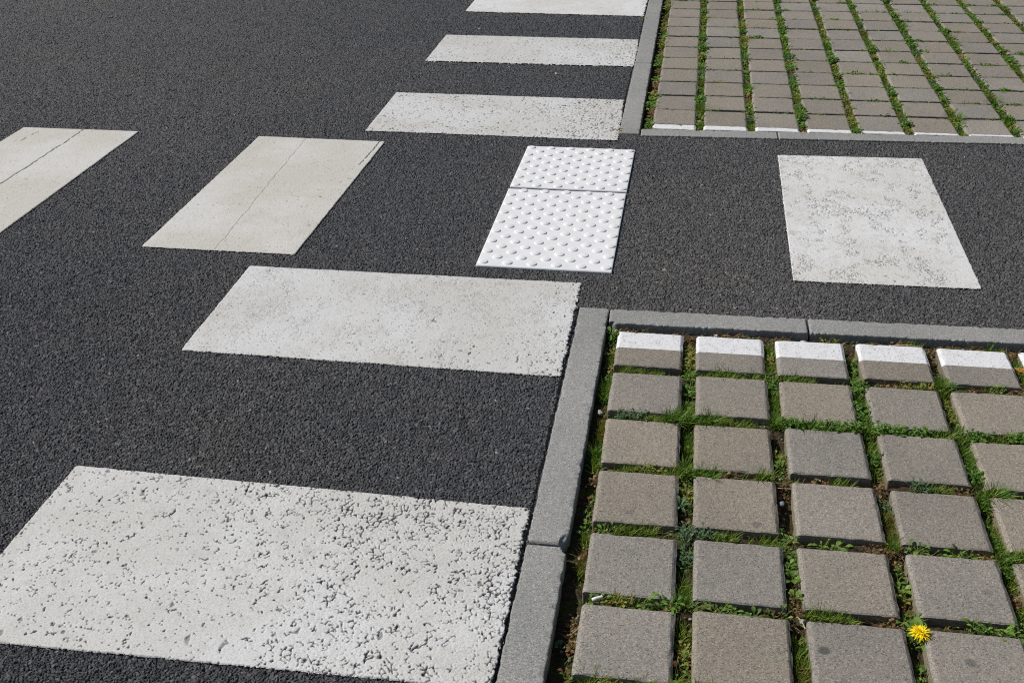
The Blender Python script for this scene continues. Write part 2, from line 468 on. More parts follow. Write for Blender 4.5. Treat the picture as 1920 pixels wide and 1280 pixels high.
# ------------------------------------------------------------------ painted bars
def paint_bar(TL, TR, BR, BL, step, dens, mat, label, name='zebra_bar', seed=0, lines=(), jag=0.0020, group=None, thick=0.0024, fine=0.0, rough_edge=None, pitcell=0.0135, stain=0.0, bulge=0.0):
    TL, TR, BR, BL = [np.array(p, float) for p in (TL, TR, BR, BL)]
    W = max(np.linalg.norm(TR - TL), np.linalg.norm(BR - BL)); H = max(np.linalg.norm(TL - BL), np.linalg.norm(TR - BR))
    m = 0.006
    s = np.linspace(-m / W, 1 + m / W, int(W / step) + 2); t = np.linspace(-m / H, 1 + m / H, int(H / step) + 2)
    S, Tt = np.meshgrid(s, t)                       # t = 0 near edge, 1 far edge
    P = (BL[None, None] * ((1 - S) * (1 - Tt))[..., None] + BR[None, None] * (S * (1 - Tt))[..., None]
         + TR[None, None] * (S * Tt)[..., None] + TL[None, None] * ((1 - S) * Tt)[..., None])
    X, Y = P[..., 0], P[..., 1]
    ha, tone, edge, low = asphalt(X, Y)
    n1 = vnoise(X, Y, 190, seed + 3); n2 = fbm(X, Y, 7.0, seed + 9, 3); n3 = vnoise(X, Y, 45, seed + 21)
    # irregular outline
    de = np.minimum(np.minimum(S * W, (1 - S) * W), np.minimum(Tt * H, (1 - Tt) * H))
    if rough_edge is not None:
        jg = jag + rough_edge(S, Tt)
    else:
        jg = jag
    # slightly rounded corners
    cx = np.minimum(S, 1 - S) * W; cy = np.minimum(Tt, 1 - Tt) * H
    rc = 0.008
    inc = (cx < rc) & (cy < rc)
    de = np.where(inc, rc - np.sqrt((rc - cx) ** 2 + (rc - cy) ** 2), de)
    dj = de - jg * (n1 - 0.35) - 0.5 * jg * (n3 - 0.5)
    # worn pits follow the crevices between the chippings
    D = np.clip(dens(S, Tt) * (0.65 + 0.7 * n2), 0, 1)
    jx = X + 0.005 * (vnoise(X, Y, 120, seed + 51) - .5); jy = Y + 0.005 * (vnoise(X, Y, 120, seed + 52) - .5)
    e1, e2, er, _, _ = worley(jx, jy, pitcell, 211 + seed)
    ed = e2 - e1
    gate = 0.62 * vnoise(X, Y, 88, seed + 33) + 0.38 * vnoise(X, Y, 210, seed + 5)
    thr = 0.80 - 0.40 * D
    g = sstep(thr, thr + 0.16, gate)
    wv_ = g * (0.35 + 1.1 * n3)
    pit = 1 - sstep(0.01 + 0.075 * wv_, 0.045 + 0.150 * wv_, ed)
    pit = pit * g
    spot = 0.8 * sstep(0.88, 0.92, vnoise(X, Y, 75, seed + 61)) * sstep(0.62, 0.75, vnoise(X, Y, 31, seed + 62)) * (D > 0.06)
    pit = np.maximum(pit, 0.75 * spot)
    if stain > 0:
        cl = fbm(X, Y * 0.6, 22.0, seed + 71, 3) * 0.6 + 0.4 * fbm(X, Y * 0.7, 60.0, seed + 72, 2)
        k1, k2, kr, _, _ = worley(X + .003 * n3, Y, 0.006, 611 + seed)
        sg = sstep(0.47, 0.64, cl)
        pit = np.maximum(pit, stain * sg * (1 - sstep(0.06, 0.32, k2 - k1)) * sstep(0.35, 0.6, vnoise(X, Y, 170, seed + 73)))
    if fine > 0:
        q1, q2, qr, _, _ = worley(X, Y, 0.0075, 511 + seed)
        pit = np.maximum(pit, sstep(1 - fine * (0.4 + 1.2 * n2), 1.03 - fine * (0.4 + 1.2 * n2), qr) * (1 - sstep(0.10, 0.30, q1)) * 0.7)
    for (xa, ya, xb, yb, wd, amt, stg) in lines:
        dx, dy = xb - xa, yb - ya; L = math.hypot(dx, dy)
        u = ((X - xa) * dx + (Y - ya) * dy) / L
        v = np.abs(((X - xa) * -dy + (Y - ya) * dx) / L + 0.010 * (vnoise(X, Y, 18, 77) - 0.5) + 0.004 * (vnoise(X, Y, 90, 78) - .5))
        on = (u > 0) & (u < L)
        pit = np.maximum(pit, np.where(on, (1 - sstep(wd * 0.5, wd, v)) * sstep(1 - amt, 1.25 - amt, vnoise(X, Y, 70, 79) + .2) * stg, 0))
    rel = 0.05 + 0.05 * sstep(0.35, 0.9, D)
    z = low + thick + rel * (ha - low) + 0.0003 * (vnoise(X, Y, 130, 7) - 0.5) + 0.0003 * sstep(0.0, 0.35, ed) * sstep(.4, .8, D)
    z = z * (1 - pit) + (0.45 * (ha - low) + low - 0.0002) * pit
    out = dj < 0.0
    edge_roll = sstep(0.0, 0.003, dj)
    z = np.where(dj < 0.004, low + thick * 0.6 * edge_roll + 0.45 * (ha - low), z) if False else z * (0.4 + 0.6 * edge_roll) + (1 - edge_roll) * 0.6 * ha
    i = np.arange(X.size).reshape(X.shape)
    f = np.stack([i[:-1, :-1], i[:-1, 1:], i[1:, 1:], i[1:, :-1]], -1)
    bad = out[:-1, :-1] | out[:-1, 1:] | out[1:, 1:] | out[1:, :-1]
    f = f[~bad]
    used = np.zeros(X.size, bool); used[f.ravel()] = True
    rm = np.cumsum(used) - 1
    vv = np.stack([X.ravel(), Y.ravel(), z.ravel()], -1)[used]
    c = vv.mean(0); c[2] = 0
    me = np_mesh(name, vv - c, rm[f], {'worn': pit.ravel()[used], 'tone': tone.ravel()[used]})
    o = mesh_obj(name, me, mat)
    o.location = c
    tag(o, label, 'road marking', group)
    return o

G1 = 'painted bars of the crossing along the side kerb'
G2 = 'painted bars in line with the footway'
def d_near(S, T): return 0.45 + 0.27 * sstep(0.40, 0.80, S) + 0.16 * sstep(0.90, 1.0, S) + 0.27 * sstep(0.62, 0.95, T) * sstep(0.1, 0.45, S) - 0.16 * (1 - sstep(.1, .45, T)) * sstep(.2, .35, S) * (1 - sstep(.5, .65, S))
def d_second(S, T): return 0.06 + 0.50 * sstep(0.84, 1.0, S) + 0.36 * (1 - sstep(0.05, 0.40, T)) * sstep(0.35, 0.75, S)
def d_third(S, T): return 0.58 + 0.36 * sstep(0.35, 1.0, S)
def d_fourth(S, T): return 0.56 + 0.30 * sstep(0.5, 1.0, S)
def d_fifth(S, T): return 0.05 + 0.75 * sstep(0.93, 1.0, S)
def d_cream(S, T): return 0.04 + 0.10 * sstep(0.4, 1.0, S) * (1 - T)
def d_none(S, T): return 0.05 + 0 * S
def re_right(S, T): return 0.007 * sstep(0.96, 1.0, S)

paint_bar((-1.268, 1.843), (-0.271, 1.823), (-0.266, 1.331), (-1.272, 1.317), 0.0013, d_near, PAINT_A,
          'nearest white zebra bar, heavily pitted towards the kerb, at bottom left', seed=1, group=G1, fine=0.10, pitcell=0.0120, rough_edge=re_right)
paint_bar((-1.253, 2.862), (-0.273, 2.865), (-0.269, 2.345), (-1.250, 2.355), 0.0016, d_second, PAINT_A,
          'second nearest white zebra bar, beside the corner kerb and below the tactile plates', seed=2, group=G1, fine=0.11, stain=0.30, rough_edge=re_right)
paint_bar((-1.245, 4.607), (-0.269, 4.594), (-0.260, 4.086), (-1.243, 4.098), 0.0024, d_third, PAINT_A,
          'white zebra bar just above the tactile plates, touching the far kerb corner', seed=3, group=G1, fine=0.12, pitcell=0.018, rough_edge=re_right)
paint_bar((-1.234, 5.593), (-0.266, 5.582), (-0.262, 5.096), (-1.233, 5.104), 0.0030, d_fourth, PAINT_A,
          'fourth white zebra bar from the front, small and speckled, beside the far kerb', seed=4, group=G1, fine=0.12, pitcell=0.020, rough_edge=re_right)
paint_bar((-1.233, 6.600), (-0.268, 6.575), (-0.269, 6.071), (-1.235, 6.103), 0.0036, d_fifth, PAINT_D,
          'farthest white zebra bar, cut off by the top edge of the photo', seed=5, group=G1, rough_edge=re_right)
paint_bar((-1.635, 3.990), (-1.130, 3.981), (-1.144, 2.953), (-1.635, 2.953), 0.0019, d_cream, PAINT_C,
          'cream white bar with a fine seam along its middle, left of the tactile plates', seed=6, group=G2, fine=0.05,
          lines=[(-1.44, 3.98, -1.40, 2.96, 0.0022, 0.95, 0.30), (-1.152, 3.99, -1.158, 3.72, 0.0022, 0.8, 0.9), (-1.63, 3.42, -1.15, 3.40, 0.002, 0.5, 0.15)])
paint_bar((-2.614, 3.997), (-2.126, 3.996), (-2.128, 2.960), (-2.612, 2.960), 0.0024, d_none, PAINT_C,
          'cream white bar with a dark crack along it, cut off by the left edge', seed=7, group=G2, fine=0.06,
          lines=[(-2.354, 3.994, -2.366, 2.96, 0.0032, 0.80, 0.85), (-2.526, 3.954, -2.537, 3.84, 0.0024, 0.45, 0.7)])
paint_bar((0.319, 3.990), (0.825, 4.006), (0.824, 2.957), (0.313, 2.949), 0.0019, d_none, PAINT_D,
          'white bar stained with grey dirt on the footway, right of the tactile plates', seed=8, group=G2, fine=0.07, stain=0.9)

# ------------------------------------------------------------------ tactile plates
def plate(x0, x1, y0, y1, first_six, nrows, top_y, dy, label, rot):
    st = 0.0011
    cx, cy = (x0 + x1) / 2, (y0 + y1) / 2
    W, H = x1 - x0, y1 - y0
    nx = int(W / st); ny = int(H / st)
    X, Y = np.meshgrid(np.linspace(-W / 2, W / 2, nx), np.linspace(-H / 2, H / 2, ny))
    Z = np.full(X.shape, 0.0048)
    Z += 0.0007 * (fbm(X + cx, Y + cy, 9.0, 15, 2) - 0.5)
    px = (W - 0.030) / 5.0 * 0.985
    for r in range(nrows):
        six = (r % 2 == 0) == first_six
        y = top_y - cy - r * dy
        for k in range(6 if six else 5):
            x = (k - 2.5 if six else k - 2.0) * px
            d = np.hypot(X - x, Y - y)
            q = np.clip(1 - (d / 0.0140) ** 2, 0, 1)
            Z = np.where(d < 0.0150, np.maximum(Z, 0.0048 + 0.0021 * np.clip(1 - (d / 0.0155) ** 2, 0, 1) + 0.0021 * sstep(0.0, 0.0018, 0.0150 - d)), Z)
    ed = np.minimum(W / 2 - np.abs(X), H / 2 - np.abs(Y))
    Z -= 0.0012 * (1 - sstep(0, 0.004, ed))
    i = np.arange(X.size).reshape(X.shape)
    f = np.stack([i[:-1, :-1], i[:-1, 1:], i[1:, 1:], i[1:, :-1]], -1).reshape(-1, 4)
    v = np.stack([X, Y, Z], -1).reshape(-1, 3)
    loop = np.concatenate([i[0, :], i[1:, -1], i[-1, -2::-1], i[-2:0:-1, 0]])
    low = v[loop].copy(); low[:, 2] = -0.006
    n = len(v); L = len(loop)
    k = np.arange(L)
    sk = np.stack([loop, n + k, n + (k + 1) % L, loop[(k + 1) % L]], -1)
    # keep the rim crisp
    me = np_mesh('tactile_plate', np.vstack([v, low]), np.vstack([f, sk]))
    o = mesh_obj('tactile_plate', me, PLATE)
    o.location = (cx, cy, 0.0); o.rotation_euler.z = rot
    tag(o, label, 'tactile paving', 'studded tactile plates')
plate(-0.588, -0.192, 3.5675, 3.981, True, 11, 3.962, 0.0376, 'shorter white tactile plate with raised domes, the farther of the pair', -0.006)
plate(-0.5905, -0.1945, 2.9395, 3.5495, False, 16, 3.532, 0.0379, 'longer white tactile plate with raised domes, the nearer of the pair', -0.001)

# ------------------------------------------------------------------ kerb stones
def kerb_stone(p0, p1, wid, label, seed, z=0.004, chip=()):
    """p0, p1: ends of the centre line of the top; chip: list of (u, side, size) broken arrises"""
    p0 = np.array(p0, float); p1 = np.array(p1, float)
    L = np.linalg.norm(p1 - p0)
    nl = int(L / 0.004)
    e = np.array([0, 0.0008, 0.002, 0.004, 0.0065, 0.0095, 0.013])
    endpos = np.concatenate([e, np.linspace(0.018, L - 0.018, nl), L - e[::-1]])
    hw = wid / 2
    prof = [(-hw, -0.22), (-hw, -0.04), (-hw, -0.018), (-hw, -0.007), (-hw + 0.0002, -0.0024), (-hw + 0.0011, -0.0008), (-hw + 0.0028, -0.0001)]
    mid = [(x, 0.0) for x in np.linspace(-hw + 0.006, hw - 0.006, 19)]
    prof = prof + mid + [(-x, zz) for x, zz in prof[::-1]]
    prof = np.array(prof)
    U, K = np.meshgrid(endpos, np.arange(len(prof)), indexing='ij')
    A = prof[K, 0]; Z = prof[K, 1].copy()
    # rounding at the two ends
    de = np.minimum(U, L - U)
    Z = Z - 0.0045 * np.clip(1 - de / 0.005, 0, 1) ** 2
    top = Z > -0.03
    near_edge_ = 1 - sstep(0.0, 0.012, hw - np.abs(A))
    n = fbm(U * 1.0 + seed * 3.1, A + seed, 70, seed, 3) - 0.5
    n2 = vnoise(U + seed * 7.7, A * 0 + np.sign(A) * 3.0, 120, seed + 4)
    Z = Z + np.where(top, 0.0010 * n - near_edge_ * 0.0022 * sstep(0.55, 0.95, n2), 0)
    A = A - np.sign(A) * np.where(top, near_edge_ * 0.0022 * (n2 - 0.3), 0) - np.sign(A) * np.where(top, near_edge_ * 0.0014 * sstep(.6, .9, vnoise(U + seed, A * 0 + np.sign(A), 34, seed + 8)), 0)
    for (u, side, size) in chip:
        d = np.hypot((U - u) / size, (A * side - hw) / (size * 0.55))
        q = np.clip(1 - d, 0, 1)
        q = q * (0.6 + 0.8 * vnoise(U, A, 90, seed + 2))
        Z = Z - np.where(top, 0.018 * q, 0)
        A = A - side * np.where(np.abs(A) > hw * 0.3, 0.014 * q, 0)
    d = (p1 - p0) / L; nrm = np.array([d[1], -d[0]])
    c = (p0 + p1) / 2
    X = (U - L / 2) * d[0] + A * nrm[0]; Y = (U - L / 2) * d[1] + A * nrm[1]
    i = np.arange(U.size).reshape(U.shape)
    f = np.stack([i[:-1, :-1], i[1:, :-1], i[1:, 1:], i[:-1, 1:]], -1).reshape(-1, 4)
    v = np.stack([X, Y, Z], -1).reshape(-1, 3)
    # end caps as fans of quads onto the buried bottom corners
    caps = []
    m = len(prof)
    for r, flip in ((0, False), (len(endpos) - 1, True)):
        row = i[r]
        for k in range(m // 2):
            q = [row[k], row[k + 1], row[m - 2 - k], row[m - 1 - k]]
            if len(set(q)) == 4: caps.append(q[::-1] if flip else q)
    f = np.vstack([f, np.array(caps)])
    me = np_mesh('kerb_stone', v, f, smooth=False)
    o = mesh_obj('kerb_stone', me, KERB)
    o.location = (c[0], c[1], z)
    tag(o, label, 'kerb stone', 'grey concrete kerb stones')
    return o
kx0, kx1 = -0.2635, -0.1835
kc = (kx0 + kx1) / 2
kerb_stone((kc, 1.716), (kc + 0.001, 2.714), 0.080, 'long kerb stone at the near bed corner, beside the second zebra bar', 1, 0.004, chip=[(0.0, 1, 0.034), (0.0, -1, .008)])
kerb_stone((kc - 0.001, 0.713), (kc + 0.001, 1.709), 0.080, 'kerb stone with chipped inner corner beside the nearest zebra bar, bottom centre', 2, 0.004, chip=[(0.996, 1, 0.022)])
kerb_stone((-0.179, 2.6715), (0.3345, 2.6795), 0.080, 'short kerb stone along the near bed behind the first white edged blocks', 3, 0.004, chip=[(0.0, 1, .02)])
kerb_stone((0.3390, 2.6795), (1.3380, 2.697), 0.080, 'long kerb stone along the near bed running off the right edge', 4, 0.004)
kerb_stone((kc - 0.001, 4.168), (kc - 0.001, 5.152), 0.077, 'kerb stone at the far bed corner beside the tactile plates end', 5, 0.004)
kerb_stone((kc - 0.001, 5.155), (kc - 0.001, 6.129), 0.077, 'middle kerb stone beside the far bed and the fourth zebra bar', 6, 0.004)
kerb_stone((kc - 0.001, 6.132), (kc - 0.001, 7.13), 0.077, 'farthest kerb stone beside the far bed, cut by the top edge', 7, 0.004)
kerb_stone((-0.180, 4.185), (0.330, 4.203), 0.077, 'short kerb stone along the front of the far bed at its corner', 8, 0.004)
kerb_stone((0.3335, 4.203), (1.333, 4.240), 0.077, 'long kerb stone along the front of the far bed above the stained bar', 9, 0.004)

for p0, p1, sd in (((1.3420, 2.697), (2.340, 2.714), 10), ((1.3370, 4.240), (2.335, 4.277), 11)):   # the kerbs go on beyond the picture
    o = kerb_stone(p0, p1, 0.079, 'kerb going on beyond the right edge', sd, 0.004)
    o.name = 'kerb'; o['kind'] = 'structure'
    del o['group']

# ------------------------------------------------------------------ paving blocks
def block_mesh(W, D, H, seed, cham=0.0062, inner=0.009):
    e = np.array([0, 0.0012, 0.0026, 0.0045, 0.007, 0.0105])
    def axis(L):
        n = max(4, int((L - 0.03) / inner))
        return np.concatenate([e - L / 2, np.linspace(-L / 2 + 0.015, L / 2 - 0.015, n), (L / 2 - e)[::-1]])
    X, Y = np.meshgrid(axis(W), axis(D))
    a, b, r = W / 2, D / 2, 0.0042
    px = np.abs(X) - (a - r); py = np.abs(Y) - (b - r)
    cor = (px > 0) & (py > 0)
    ln = np.hypot(px, py) + 1e-9; mx = np.maximum(px, py)
    X = np.where(cor, np.sign(X) * (a - r + px * mx / ln), X)
    Y = np.where(cor, np.sign(Y) * (b - r + py * mx / ln), Y)
    ex = np.clip(a - np.abs(X), 0, 1); ey = np.clip(b - np.abs(Y), 0, 1)
    ed = np.minimum(ex, ey)
    wid = 0.0072 * (0.8 + 0.4 * vnoise(X, Y, 40, seed))          # wide arris along the two flanks
    Z = -0.0048 * np.clip(1 - ex / wid, 0, 1)
    Z = np.minimum(Z, -0.0012 * np.clip(1 - ey / 0.0020, 0, 1))  # and a narrow one across
    Z = Z + 0.0009 * (fbm(X, Y, 20, seed + 1, 2) - 0.5) + 0.0006 * (vnoise(X, Y, 160, seed + 5) - 0.5)
    chip = sstep(0.70, 0.92, vnoise(X, Y, 55, seed + 2)) * (1 - sstep(0.0, 0.012, ed))
    Z = Z - 0.0018 * chip
    rim = 1 - sstep(0, 0.004, ed)
    X = X - np.sign(X) * rim * 0.0016 * (vnoise(X, Y, 48, seed + 3)) * (np.abs(X) > a - 0.01)
    Y = Y - np.sign(Y) * rim * 0.0016 * (vnoise(X, Y, 48, seed + 4)) * (np.abs(Y) > b - 0.01)
    i = np.arange(X.size).reshape(X.shape)
    f = [np.stack([i[:-1, :-1], i[:-1, 1:], i[1:, 1:], i[1:, :-1]], -1).reshape(-1, 4)]
    v = [np.stack([X, Y, Z], -1).reshape(-1, 3)]
    loop = np.concatenate([i[0, :], i[1:, -1], i[-1, -2::-1], i[-2:0:-1, 0]])
    L = len(loop); k = np.arange(L); prev = loop; n = len(v[0])
    base = v[0][loop]
    for zz in (None, -0.011, -0.02, -0.035, -H):
        ring_ = base.copy(); ring_[:, 2] = zz if zz is not None else base[:, 2] - 0.0008
        zz = zz or 0.0
        bul = 0.0006 + 0.0012 * vnoise(ring_[:, 0] + zz * 9, ring_[:, 1] - zz * 5, 70, seed + 6)
        ring_[:, 0] *= 1 + bul / a; ring_[:, 1] *= 1 + bul / b
        cur = n + k
        f.append(np.stack([prev, cur, np.roll(cur, -1), np.roll(prev, -1)], -1))
        v.append(ring_); prev = cur; n += L
    return np.vstack(v), np.vstack(f)

ORD = ['', 'first', 'second', 'third', 'fourth', 'fifth', 'sixth', 'seventh', 'eighth', 'ninth', 'tenth', 'eleventh', 'twelfth', 'thirteenth', 'fourteenth']
def variants(n, W, D, mat, name, inner=0.009, seed=0):
    out = []
    for i in range(n):
        v, f = block_mesh(W, D, 0.075, 100 + seed + i * 7, inner=inner)
        me = np_mesh(name, v, f, smooth=False); me.materials.append(mat); out.append(me)
    return out
near_v = variants(9, 0.1675, 0.172, PAVER, 'paving_block', 0.005, 0)
half_v = variants(6, 0.1675, 0.172, PAVER_HALF, 'paving_block', 0.005, 80)
far_v = variants(5, 0.1665, 0.180, PAVER, 'paving_block', 0.010, 160)
white_v = variants(3, 0.1665, 0.048, PAVER_WHITE, 'cut_block', 0.010, 240)

brng = random.Random(21)
def place(me, name, x, y, z, rz, label, cat, group, tilt=0.004):
    o = bpy.data.objects.new(name, me)
    o.location = (x, y, z)
    o.rotation_euler = (brng.uniform(-tilt, tilt), brng.uniform(-tilt, tilt), rz)
    link(o); tag(o, label, cat, group)
    return o

NP = 0.1995; NROT = 0.0095
def near_pos(c, r):
    """centre of near-bed block, column c from the kerb, row r from the cross kerb (both from 0)"""
    x = -0.0645 + c * 0.1985; y = 2.5090 - r * 0.2063
    y += 0.014 * (x + 0.06)                     # rows climb a little to the right
    x += 0.009 * (2.5 - y) / 1.0                # columns drift right towards the camera
    return x, y
near_blocks = {}
GN = 'grey paving blocks of the near bed'; GF = 'grey paving blocks of the far bed'
for r in range(7):
    for c in range(6):
        if c == 5 and r > 3: continue
        x, y = near_pos(c, r)
        x += brng.uniform(-.002, .002); y += brng.uniform(-.003, .003)
        z = brng.uniform(-0.0025, 0.0015)
        rz = -0.0 + brng.uniform(-.007, .007) + 0.004
        if r == 0:
            place(half_v[c], 'paving_block', x, y, z, rz, '%s half white, half grey block of near bed, counted from the side kerb' % ORD[c + 1], 'paving block', 'half white blocks along the near bed')
        else:
            place(near_v[(r * 5 + c * 2 + r // 2) % 9], 'paving_block', x, y, z, rz + (0, math.pi)[(r + c) % 2],
                  'plain grey paving block of near bed, %s from side kerb, %s row behind painted row' % (ORD[c + 1], ORD[r]), 'paving block', GN)
FXC = lambda c: -0.0575 + c * 0.1957
FYR = lambda r: 4.3935 + r * 0.1972
for c in range(10):
    x = FXC(c)
    yf = 4.2480 + 0.030 * (x + 0.06)
    yb = 4.3000
    me = white_v[c % 3]
    if c < 8:
        o = place(me, 'cut_block', x, (yf + yb) / 2, 0.000, 0.0, '%s narrow white painted block in front of far bed, counted from side kerb' % ORD[c + 1], 'paving block', 'white cut blocks along the far bed', 0.001)
        o.scale.y = (yb - yf) / 0.048
for r in range(12):
    for c in range(10):
        x = FXC(c) + brng.uniform(-.0015, .0015); y = FYR(r) + brng.uniform(-.0025, .0025)
        if x - 0.09 > xr(y) - XM - 0.14 + 0.02: continue
        place(far_v[(r * 3 + c * 2) % 5], 'paving_block', x, y, brng.uniform(-.002, .0015), brng.uniform(-.006, .006) + (0, math.pi)[(r + c) % 2],
              'grey paving block of far bed, %s from side kerb, %s row behind white strip' % (ORD[c + 1], ORD[r + 1]), 'paving block', GF)
# the paving goes on outside the picture
pv, pf, n0 = [], [], 0
bv, bf = block_mesh(0.1675, 0.172, 0.075, 555, inner=0.03)
for r in range(10):
    for c in range(11):
        if c < 5 and r < 7 or c == 5 and r < 4: continue
        x, y = near_pos(c, r)
        if c == 5 and r < 4: continue
        pv.append(bv + np.array([x, y, 0])); pf.append(bf + n0); n0 += len(bv)
for r in range(16):
    for c in range(17):
        x, y = FXC(c), FYR(r)
        if r < 12 and c < 10 and not (x - 0.09 > xr(y) - XM - 0.14 + 0.02): continue
        pv.append(bv + np.array([x, y, 0])); pf.append(bf + n0); n0 += len(bv)
tag(mesh_obj('pavement', np_mesh('pavement', np.vstack(pv), np.vstack(pf)), PAVER), 'grey block paving going on outside the picture', 'pavement', kind='structure')

# ------------------------------------------------------------------ plants
class Foliage:
    def __init__(self): self.v, self.f, self.c, self.n = [], [], [], 0
    def blades(self, x, y, z, hgt, az, lean, wid, col, curl=0.5):
        """arrays of N: grass blades rising from (x,y,z), leaning along az by lean*hgt"""
        N = len(x)
        ts = np.array([0, .35, .7, 1.0]); ws = np.array([1.0, .9, .6, .06])
        wx, wy = -np.sin(az + 0.6), np.cos(az + 0.6)
        P = np.zeros((N, 8, 3), np.float32)
        for i, (t, q) in enumerate(zip(ts, ws)):
            off = hgt * lean * (t * (1 - curl) + curl * t * t)
            cx = x + np.cos(az) * off; cy = y + np.sin(az) * off
            cz = z + hgt * (t - 0.28 * np.minimum(lean, 1.6) * t * t)
            for s, k in ((-1, 0), (1, 1)):
                P[:, i * 2 + k, 0] = cx + s * wx * wid * q / 2
                P[:, i * 2 + k, 1] = cy + s * wy * wid * q / 2
                P[:, i * 2 + k, 2] = cz
        fb = np.array([[0, 1, 3, 2], [2, 3, 5, 4], [4, 5, 7, 6]])
        self._add(P, fb, col)
    def leaves(self, x, y, z, az, pitch, length, wid, col, droop=0.5, petiole=0.0, fold=0.25, shape='oval'):
        N = len(x)
        ts = np.array([0.0, 0.22, 0.45, 0.68, 0.87, 1.0])
        if shape == 'oval': ws = np.array([0.10, 0.62, 1.0, 0.92, 0.55, 0.06])
        elif shape == 'round': ws = np.array([0.15, 0.75, 1.0, 1.05, 0.8, 0.25])
        else: ws = np.array([0.30, 0.65, 0.95, 0.85, 0.5, 0.04])
        P = np.zeros((N, 18, 3), np.float32)
        ca, sa = np.cos(az), np.sin(az)
        cp, sp = np.cos(pitch), np.sin(pitch)
        bx = x + ca * cp * petiole; by = y + sa * cp * petiole; bz = z + sp * petiole
        for i, (t, q) in enumerate(zip(ts, ws)):
            d = length * t
            px = d * cp; pz = d * sp - droop * length * t * t
            cx = bx + ca * px; cy = by + sa * px; cz = bz + pz
            for k, s in ((0, -1), (1, 0), (2, 1)):
                P[:, i * 3 + k, 0] = cx - sa * s * wid * q / 2
                P[:, i * 3 + k, 1] = cy + ca * s * wid * q / 2
                P[:, i * 3 + k, 2] = cz + abs(s) * fold * wid * q / 2
        fb = []
        for i in range(5):
            for k in range(2):
                fb.append([i * 3 + k, i * 3 + k + 1, i * 3 + k + 4, i * 3 + k + 3])
        self._add(P, np.array(fb), col)
        if np.any(np.asarray(petiole) > 0):
            pet = np.asarray(petiole) * np.ones(N)
            Q = np.zeros((N, 4, 3), np.float32)
            for s, k in ((-1, 0), (1, 1)):
                Q[:, k, 0] = x - sa * s * 0.0006; Q[:, k, 1] = y + ca * s * 0.0006; Q[:, k, 2] = z
                Q[:, 3 - k, 0] = bx - sa * s * 0.0005; Q[:, 3 - k, 1] = by + ca * s * 0.0005; Q[:, 3 - k, 2] = bz
            self._add(Q, np.array([[0, 1, 2, 3]]), np.asarray(col) * 0.9)
    def _add(self, P, fb, col):
        N, k, _ = P.shape
        col = np.asarray(col, np.float32)
        if col.ndim == 1: col = np.repeat(col[None], N, 0)
        self.v.append(P.reshape(-1, 3))
        self.f.append((np.arange(N)[:, None, None] * k + fb[None] + self.n).reshape(-1, 4))
        self.c.append(np.repeat(col, k, 0))
        self.n += N * k
    def build(self, name, mat, parent=None, origin=(0, 0, 0)):
        me = np_mesh(name, np.vstack(self.v) - np.array(origin), np.vstack(self.f), colors=np.vstack(self.c))
        return mesh_obj(name, me, mat, parent)

GREENS = np.array([1.75, 1.6, 1.5]) * np.array([(0.085, 0.160, 0.022), (0.115, 0.190, 0.030), (0.060, 0.125, 0.020), (0.150, 0.200, 0.040)])
LUSH = np.array([1.8, 1.6, 1.4]) * np.array([(0.060, 0.140, 0.022), (0.090, 0.180, 0.028), (0.045, 0.105, 0.018)])
YELLOW = 1.3 * np.array([(0.20, 0.20, 0.035), (0.26, 0.22, 0.05), (0.13, 0.17, 0.03), (0.30, 0.25, 0.09)])
OLIVE = 1.3 * np.array([(0.15, 0.14, 0.03), (0.10, 0.12, 0.025), (0.20, 0.15, 0.04)])
BROAD = np.array([1.7, 1.5, 1.4]) * np.array([(0.085, 0.175, 0.030), (0.060, 0.135, 0.028), (0.12, 0.22, 0.04)])
BLUE = 1.2 * np.array([(0.10, 0.17, 0.085), (0.075, 0.14, 0.07), (0.12, 0.19, 0.09)])
DRY = np.array([(0.30, 0.19, 0.085), (0.20, 0.11, 0.05), (0.38, 0.27, 0.14), (0.13, 0.075, 0.04)])
RED = np.array([(0.17, 0.055, 0.04), (0.15, 0.08, 0.035), (0.12, 0.17, 0.03), (.10, .16, .03)])
def pick(pal, n, r):
    c = pal[r.integers(0, len(pal), n)]
    return c * (0.75 + 0.5 * r.random((n, 1)))

